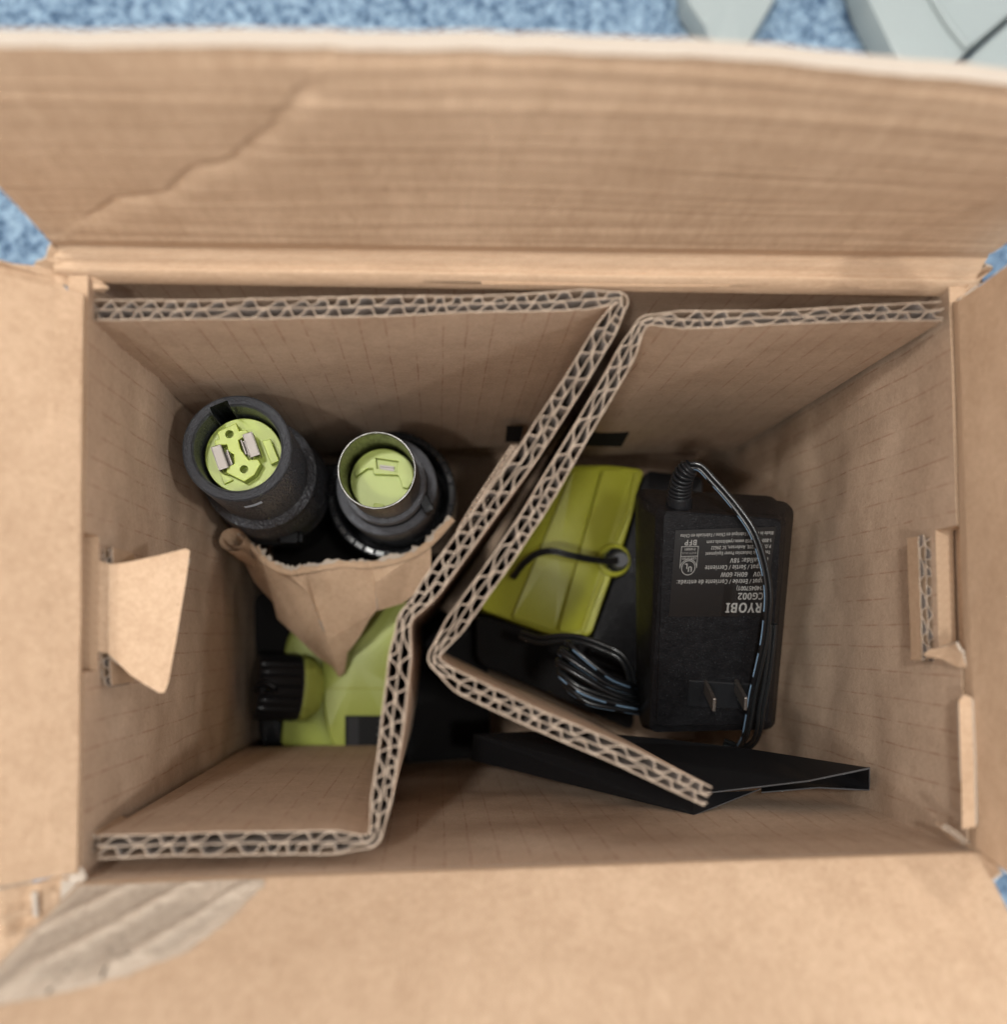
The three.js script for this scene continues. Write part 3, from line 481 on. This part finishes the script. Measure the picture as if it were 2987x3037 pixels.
// ------------------------------------------------------------------ yellow-green tool body with black knob (lower left)
{
  const t = thing('tool_body', 'lime green plastic tool body with ribbed black knob, under the left divider', 'tool');
  part('housing', prism([V(-.0728, .1050, -.0139), V(-.0496, .1050, -.0201), V(-.0160, .1050, -.0224), V(-.0154, .1050, -.0168), V(-.0154, .1050, .0277), V(-.0178, .1050, .0605), V(-.0540, .1050, .0603), V(-.0588, .1050, .0418), V(-.0602, .1050, .0276), V(-.0594, .1050, .0171)], .02, .002, .008), M.limeBody, t);
  part('shoulder', prism([V(-.0800, .0920, -.0034), V(-.0676, .0920, -.0100), V(-.0531, .0920, .0085), V(-.0520, .0920, .0618), V(-.0833, .0920, .0615), V(-.0828, .0920, .0482), V(-.0794, .0920, .0282), V(-.0840, .0920, .0136)], .02, .004, .008), M.limeBody, t);
  part('seam', merge([tube([V(-.0591, .1052, .0280), V(-.0348, .1052, .0281), V(-.0165, .1052, .0283)], .00022, 20, 6)]), M.olive, t);
  part('dark_filler', prism([V(-.0153, .0900, -.0231), V(.0273, .0900, .0000), V(.0303, .0900, .0682), V(-.0170, .0900, .0734)], .02, .002, .008), M.slot, t);  // added black block, keeps the gap between the dividers in the dark
  part('dark_filler', prism([V(-.1037, .0700, -.0237), V(-.0678, .0700, -.0268), V(-.0658, .0700, .0613), V(-.0983, .0700, .0610)], .02, .002, .008), M.slot, t);  // added black block, its colour stands for shade beside the left wall
  part('dark_filler', prism([V(-.1002, .0650, -.0971), V(.0097, .0650, -.1015), V(.0069, .0650, -.0610), V(-.0111, .0650, -.0181), V(-.0922, .0650, -.0239)], .02, .002, .02), M.slot, t);  // added plain block for barely visible black parts, darkens the space under the poles
  // neck and knob, axis pointing left
  const k = V(-.0708, .1020, .0277), dir = V(-.0958, .1100, .0261).sub(k).normalize(), lay = (g) => g.applyQuaternion(new THREE.Quaternion().setFromUnitVectors(V(0, 1, 0), dir)).translate(k.x, k.y, k.z);
  part('neck', lay(lathe([[0, -9], [12, -9], [16.4, -4.5], [17.9, 0], [17, 2], [0, 2]])), M.limeBody, t);
  const pts = []; for (let i = 0; i < 144; i++) { const a = i / 144 * 6.2832, s = Math.pow(Math.abs(Math.sin(a * 9)), .5); pts.push([16.2 + 1.5 * s, a]); }
  const ring = (r, y) => pts.map(([q, a]) => V(Math.cos(a) * (q - r) / 1000, y / 1000, Math.sin(a) * (q - r) / 1000));
  const kn = part('knob', lay(loft([ring(4, 25), ring(1, 24.6), ring(.2, 23.4), ring(0, 20), ring(0, 4), ring(.6, 2.4)], .6)), M.blackSmooth, t, 'ribbed black knob');
  part('gasket', lay(lathe([[15.5, 1.8], [17, 1.8], [17.2, 2.4], [15.5, 2.6]])), M.coreGrey, kn);
  part('strap', merge([tube([V(-.0807, .1280, .0263), V(-.0860, .1280, .0237), V(-.0905, .1250, .0254), V(-.0915, .1200, .0283), V(-.0866, .1240, .0286), V(-.0802, .1280, .0268)], .0016, 40, 8)]), M.blackSmooth, t);
  part('bracket', prism([V(-.0951, .0800, .0316), V(-.0859, .0800, .0316), V(-.0845, .0800, .0629), V(-.0942, .0800, .0628)], .02, .001, .003), M.blackSmooth, t);
  const cv = document.createElement('canvas'); cv.width = 256; cv.height = 160; const c = cv.getContext('2d'); c.fillStyle = '#0b0b0c'; c.fillRect(0, 0, 256, 160); c.fillStyle = '#2c2c2e'; c.fillRect(10, 8, 42, 150); c.fillStyle = '#6d6d6d'; for (let i = 0; i < 40; i++) c.fillRect(120 + rnd() * 70, 15 + rnd() * 70, 4 + rnd() * 9, 3 + rnd() * 4);
  const tx = new THREE.CanvasTexture(cv); tx.anisotropy = 4; tx.colorSpace = THREE.SRGBColorSpace;
  const q = [V(-.0477, .1060, .0420), V(-.0124, .1060, .0422), V(-.0122, .1060, .0618), V(-.0473, .1060, .0615)];
  const g = geom(q.flatMap((p) => [p.x, p.y, p.z]), [0, 2, 1, 0, 3, 2], [0, 1, 1, 1, 1, 0, 0, 0]); part('label', g, phys({ map: tx, roughness: .6 }), t, 'black label on the tool body');
}

// ------------------------------------------------------------------ ribbed yellow tool body (right), with black base
{
  const t = thing('tool_body', 'olive yellow ribbed tool body with round cord socket, beside the power adapter', 'tool');
  part('housing', prism([V(.0683, .1280, -.0882), V(.0883, .1340, -.0877), V(.1065, .1400, -.0847), V(.1024, .1400, -.0742), V(.0995, .1400, -.0605), V(.0937, .1400, -.0428), V(.0878, .1400, -.0277), V(.0772, .1400, .0011), V(.0595, .1340, .0005), V(.0376, .1280, -.0075), V(.0214, .1250, -.0135)], .02, .0015, .004), M.olive, t);
  const band = (a, b, c, d, h) => prism([a, b, c, d], .1, .0007, .002);
  part('rib', band(V(.0698, .1335, -.0848), V(.0846, .1345, -.0859), V(.0595, .1345, -.0019), V(.0380, .1335, -.0085)), M.olive, t);
  part('rib', band(V(.0848, .1395, -.0845), V(.0991, .1385, -.0843), V(.0724, .1385, -.0019), V(.0609, .1400, -.0018)), M.olive, t);
  part('ridge', tube([V(.1017, .1415, -.0825), V(.0973, .1415, -.0644), V(.0900, .1415, -.0475)], .0011, 20, 8), M.olive, t);
  part('ridge', tube([V(.0835, .1415, -.0297), V(.0775, .1415, -.0145), V(.0725, .1415, -.0011)], .0011, 20, 8), M.olive, t);
  part('base_cover', prism([V(.1091, .1330, -.0853), V(.1388, .1330, -.0826), V(.1363, .1330, .0161), V(.0979, .1330, .0200), V(.0768, .1330, .0133), V(.0794, .1330, .0011), V(.0902, .1330, -.0278), V(.0962, .1330, -.0431), V(.1020, .1330, -.0610), V(.1050, .1330, -.0750)], .02, .0015, .003), M.black, t);
  part('dark_filler', prism([V(.0206, .1100, -.0111), V(.0657, .1100, .0008), V(.0827, .1100, .0028), V(.1053, .1100, .0168), V(.1047, .1100, .0513), V(.0655, .1100, .0333), V(.0207, .1100, .0152)], .02, .002, .006), M.slot, t);  // added black block, paints the depth of the right divider pocket dark

  const c = V(.0913, .1410, -.0376);
  part('socket_ring', lathe([[6.2, 0], [6.3, 1.2], [7, 1.6], [7.9, 1.2], [8.6, 0], [8.6, -3]], 48).translate(c.x - .002, c.y, c.z), M.olive, t);
  part('socket', lathe([[0, -1.4], [6.2, -1.4], [6.2, 0], [5.6, 1], [4.8, .6], [4.8, -1], [0, -1]], 48).translate(c.x - .0005, c.y + .0012, c.z), M.blackSmooth, t);
}

// ------------------------------------------------------------------ power adapter with its cord
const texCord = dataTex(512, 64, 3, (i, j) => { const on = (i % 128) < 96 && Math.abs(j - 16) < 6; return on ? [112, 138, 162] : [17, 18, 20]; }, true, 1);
{
  const t = thing('power_adapter', 'black plug-in power adapter with two prongs, label and bundled cord, in the right divider', 'power adapter');
  const F = [V(.0891, .2560, -.0480), V(.1362, .2560, -.0450), V(.1414, .2160, .0377), V(.0933, .2160, .0383)];        // front face corners: back left, back right, front right, front left
  const S = [V(.0867, .2525, -.0505), V(.1401, .2515, -.0471), V(.1439, .2125, .0404), V(.0909, .2125, .0414)];
  const O = [V(.0840, .2330, -.0579), V(.1477, .2400, -.0536), V(.1490, .2020, .0417), V(.0920, .1880, .0426)];
  const n = F[1].clone().sub(F[0]).cross(F[3].clone().sub(F[0])).normalize(); if (n.y < 0) n.negate();
  const sh = (q, d, k) => { const c = q.reduce((s, p) => s.add(p), V(0, 0, 0)).divideScalar(4); return q.map((p) => mix(p, c, k).addScaledVector(n, d)); };
  const body = part('body', loft([rounded(F, .003), rounded(sh(F, -.0006, -.012), .003), rounded(S, .004), rounded(sh(S, -.001, -.006), .005), rounded(O, .005), rounded(sh(O, -.004, 0), .005), rounded(sh(O, -.005, .03), .005), rounded(sh(O, -.018, .04), .005)], .55), M.black, t);
  const at = (a, b, d = 0) => mix(mix(F[0], F[1], a), mix(F[3], F[2], a), b).addScaledVector(n, d);
  // rating label, printed upside down as seen from here
  const cv = document.createElement('canvas'); cv.width = 1160; cv.height = 960; const c = cv.getContext('2d');
  c.fillStyle = '#141415'; c.fillRect(0, 0, 1160, 960); c.fillStyle = '#0a0a0b'; c.fillRect(630, 0, 100, 960); c.save(); c.translate(1160, 960); c.rotate(Math.PI); c.fillStyle = '#868582'; c.strokeStyle = '#868582';
  const tx = (s, x, y, px, b, w) => { c.font = (b ? 'bold ' : '') + px + 'px sans-serif'; c.fillText(s, x, y, w); };
  tx('RYOBI', 36, 152, 150, 1, 600); tx('CG002', 40, 262, 104, 1, 350); tx('(140457001)', 50, 335, 66, 1, 330); tx('Input / Entrée / Corriente de entrada:', 40, 412, 70, 1, 1060); tx('120V ∼ 60Hz 60W', 40, 488, 70, 1, 590); tx('Output / Sortie / Corriente', 40, 566, 70, 1, 740); tx('de salida: 18V ⎓', 40, 640, 70, 1, 500); tx('Techtronic Industries Power Equipment', 30, 712, 52, 1, 760); tx('P.O. Box 1288, Anderson, SC 29622', 30, 775, 52, 1, 700); tx('1-800-860-4050 www.ryobitools.com', 30, 838, 52, 1, 760); tx('Made in China / Fabriqué en Chine / Fabricado en China', 20, 914, 52, 1, 1080);
  c.lineWidth = 9; c.beginPath(); c.arc(975, 545, 78, 0, 7); c.stroke(); c.font = 'bold 82px sans-serif'; c.fillText('U', 925, 560); c.fillText('L', 978, 592); tx('CERTIFIED', 892, 660, 34, 1, 170); tx('SAFETY US-CA', 892, 718, 30, 0, 170); tx('E149001', 908, 762, 36, 1, 130); tx('BFP', 895, 850, 84, 1, 160);
  c.lineWidth = 7; c.strokeRect(878, 672, 196, 106); c.beginPath(); c.moveTo(878, 672); c.lineTo(878, 540); c.arc(976, 540, 98, Math.PI, 0, true); c.lineTo(1074, 672); c.stroke(); c.restore();
  const lt = new THREE.CanvasTexture(cv); lt.colorSpace = THREE.SRGBColorSpace; lt.anisotropy = 8;
  const q = [at(.1, .075, .0004), at(.958, .028, .0004), at(.905, .455, .0004), at(.07, .468, .0004)], pos = [], uv = [], idx = [];
  for (let j = 0; j <= 6; j++) for (let i = 0; i <= 6; i++) { const p = mix(mix(q[0], q[1], i / 6), mix(q[3], q[2], i / 6), j / 6); pos.push(p.x, p.y, p.z); uv.push(i / 6, 1 - j / 6); if (i < 6 && j < 6) { const a = j * 7 + i; idx.push(a, a + 7, a + 1, a + 1, a + 7, a + 8); } }
  part('label', geom(pos, idx, uv), std({ map: lt, roughness: .28 }), body, 'black rating label printed in grey, seen upside down');
  // prong plate and prongs
  const ux = F[1].clone().sub(F[0]).normalize(), uz = F[3].clone().sub(F[0]).normalize(), basis = new THREE.Matrix4().makeBasis(ux, n, uz);
  const place = (g, a, b, d) => { const p = at(a, b, d); return g.applyMatrix4(basis).translate(p.x, p.y, p.z); };
  part('prong_plate', place(new RoundedBoxGeometry(.028, .0016, .0125, 3, .0007), .555, .845, .0002), M.blackSmooth, t);
  for (const [a, b] of [[.42, .805], [.69, .8]]) part('prong', place(merge([new RoundedBoxGeometry(.0016, .0165, .0062, 3, .0006)]).translate(0, .008, 0), a, b, 0), M.nickel, t);
  // strain relief, bellows
  const rc = new THREE.CatmullRomCurve3([V(.0970, .2480, -.0504), V(.0966, .2510, -.0551), V(.0963, .2550, -.0594), V(.0969, .2600, -.0633), V(.0989, .2620, -.0657)], false, 'centripetal');
  const rel = [tube(rc.getPoints(8), .0031, 40, 16)]; for (let i = 0; i < 9; i++) { const s = .26 + i * .078, p = rc.getPoint(s), g = new THREE.TorusGeometry(lerp(.0043, .0034, i / 8), .00075, 8, 24); g.applyQuaternion(new THREE.Quaternion().setFromUnitVectors(V(0, 0, 1), rc.getTangent(s))).translate(p.x, p.y, p.z); rel.push(g); }
  { const p = rc.getPoint(.1), g = new THREE.CylinderGeometry(.0052, .0054, .006, 24); g.applyQuaternion(new THREE.Quaternion().setFromUnitVectors(V(0, 1, 0), rc.getTangent(.1))).translate(p.x, p.y, p.z); rel.push(g); }
  part('strain_relief', merge(rel), M.blackSmooth, t);
  // twin-core flat cord: two strands side by side, one with printed dashes
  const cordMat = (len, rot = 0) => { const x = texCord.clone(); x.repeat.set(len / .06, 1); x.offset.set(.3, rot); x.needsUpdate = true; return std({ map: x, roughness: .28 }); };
  const plainCord = std({ color: new THREE.Color(.011, .012, .013), roughness: .24 });
  const twin = (pts, side, o = {}) => {
    const cv = new THREE.CatmullRomCurve3(pts, false, 'centripetal'), N = o.n ?? 50, P = cv.getSpacedPoints(N), r = o.r ?? .00095;
    const L = [[], []]; P.forEach((p, i) => { const tn = cv.getTangentAt(i / N), w = side(i / N).clone().cross(tn).normalize(); L[0].push(p.clone().addScaledVector(w, r * .95)); L[1].push(p.clone().addScaledVector(w, -r * .95)); });
    return L.map((l) => new THREE.TubeGeometry(new THREE.CatmullRomCurve3(l), o.seg ?? 160, r, 10));
  };
  const up = () => V(0, 1, 0);
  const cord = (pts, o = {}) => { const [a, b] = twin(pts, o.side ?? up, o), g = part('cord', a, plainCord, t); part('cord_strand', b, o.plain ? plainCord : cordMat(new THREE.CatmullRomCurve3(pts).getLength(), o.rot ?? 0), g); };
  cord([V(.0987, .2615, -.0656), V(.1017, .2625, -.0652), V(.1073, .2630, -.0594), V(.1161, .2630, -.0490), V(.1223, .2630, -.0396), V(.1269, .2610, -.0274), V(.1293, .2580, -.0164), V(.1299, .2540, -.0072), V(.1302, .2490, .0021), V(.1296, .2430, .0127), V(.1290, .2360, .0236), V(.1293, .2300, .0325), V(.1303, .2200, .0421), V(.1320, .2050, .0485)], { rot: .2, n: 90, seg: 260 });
  cord([V(.1342, .2480, -.0042), V(.1343, .2440, .0063), V(.1341, .2380, .0192), V(.1336, .2320, .0302), V(.1350, .2240, .0387), V(.1360, .2120, .0460), V(.1337, .2040, .0493), V(.1275, .1980, .0474)], { plain: 1 });
  // cord into the socket of the tool
  cord([V(.0899, .1490, -.0370), V(.0860, .1510, -.0363), V(.0763, .1540, -.0368), V(.0655, .1560, -.0387), V(.0564, .1560, -.0407), V(.0496, .1530, -.0399), V(.0434, .1460, -.0356), V(.0384, .1350, -.0289)], { plain: 1, r: .0009 });
  const jc = V(.0904, .1460, -.0372); part('plug', merge([new THREE.CylinderGeometry(.0036, .0044, .0036, 28).translate(jc.x + .001, jc.y, jc.z), mm(new RoundedBoxGeometry(.005, .003, .0042, 2, .0012), 0, 0, 0).translate(jc.x - .003, jc.y + .0004, jc.z)]), M.plugGrey, t);
  // loose loop and the tied bundle
  cord([V(.0402, .1620, .0000), V(.0487, .1700, .0025), V(.0580, .1760, .0015), V(.0669, .1800, .0024), V(.0762, .1830, .0058), V(.0836, .1850, .0096), V(.0881, .1840, .0159), V(.0902, .1800, .0242)], { plain: 1, r: .00125 });
  const b0 = [[1071, 1218, 1120, 1258, 1155, 1283, 1186, 1296], [1060, 1230, 1102, 1262, 1142, 1288, 1184, 1304], [1056, 1236, 1107, 1268, 1150, 1296, 1190, 1310], [1052, 1252, 1100, 1278, 1145, 1302, 1190, 1318], [1053, 1257, 1102, 1284, 1150, 1311, 1190, 1326], [1055, 1272, 1092, 1298, 1145, 1318, 1195, 1332], [1058, 1282, 1096, 1308, 1150, 1328, 1195, 1338], [1066, 1298, 1104, 1322, 1152, 1336, 1198, 1343], [1074, 1308, 1112, 1330, 1160, 1341, 1200, 1348]];
  const c00 = V(.0416, .1880, -.0119), c10 = V(.0951, .1880, -.0120), c01 = V(.0414, .1880, .0446);
  const bp = (x, y, d) => { const s = d / .452, p = c00.clone().addScaledVector(c10.clone().sub(c00), (x - 1000) / 220).addScaledVector(c01.clone().sub(c00), (y - 1150) / 240); return V(p.x * s, H - d, p.z * s); };
  const gs = [], gd = [];
  b0.forEach((q, i) => {
    const d = .446 + .003 * Math.abs(i - 4) / 4 + (i % 2) * .0018;
    const pts = [bp(q[0] + 22, q[1] + 10, d + .014), bp(q[0] + 3, q[1] - 1, d + .006), bp(q[0] + 4, q[1], d + .002), bp(q[2], q[3], d - .002), bp(q[4], q[5], d - .001), bp(q[6], q[7], d + .002), bp(q[6] + 14, q[7] + 4, d + .012)];
    const gg = new THREE.TubeGeometry(new THREE.CatmullRomCurve3(pts, false, 'centripetal'), 90, .00135, 10);
    (i % 2 === 0 ? gd : gs).push(gg);
  });
  for (let i = 0; i < 8; i++) { const q = b0[i], d = .455 + i % 3 * .002; gs.push(new THREE.TubeGeometry(new THREE.CatmullRomCurve3([bp(q[0] + 8, q[1] + 8, d), bp(q[2] + 6, q[3] + 6, d), bp(q[6], q[7] + 2, d + .003)], false, 'centripetal'), 40, .00135, 8)); }
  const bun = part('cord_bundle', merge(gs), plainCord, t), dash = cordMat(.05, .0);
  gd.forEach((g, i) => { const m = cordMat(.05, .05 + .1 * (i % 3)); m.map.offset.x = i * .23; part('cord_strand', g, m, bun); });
}

// ------------------------------------------------------------------ flat black carton
{
  const t = thing('black_carton', 'flat glossy black paper sleeve lying open against the front wall of the box', 'sleeve');
  const a = V(.0173, .1700, .0457), f = V(.0962, .2630, .0590), g = V(.0945, .2705, .0655), a2 = V(.0163, .1630, .0583), e = V(.1037, .2665, .0578), d = V(.1366, .2745, .0529), c = V(.1582, .2775, .0482), b1 = V(.1286, .2320, .0464), b0 = V(.0969, .2100, .0442), b2 = V(.0567, .1800, .0431);
  const c2 = V(.1600, .2725, .0568), h = V(.1216, .2560, .0593);
  put('panel', polySheet([a, f, g, a2], .0006, { sub: 3, amp: .0003 }), t, undefined, M.ebony, M.coreGrey);
  put('panel', polySheet([f, e, d, c, b1, b0, b2, a], .0006, { sub: 3, amp: .0004 }), t, undefined, M.ebony, M.coreGrey);
  put('panel', polySheet([g, f, h, V(.1252, .2545, .0586)], .0005, { sub: 2 }), t, undefined, M.ebony, M.coreGrey);
  put('panel', polySheet([c, c2, V(.1441, .2640, .0570), V(.1254, .2540, .0601), V(.1301, .2400, .0567), V(.1523, .2500, .0519)].map((p, i) => p), .0005, { sub: 2 }), t, undefined, M.ebony, M.coreGrey);
}

renderer.render(scene, camera);
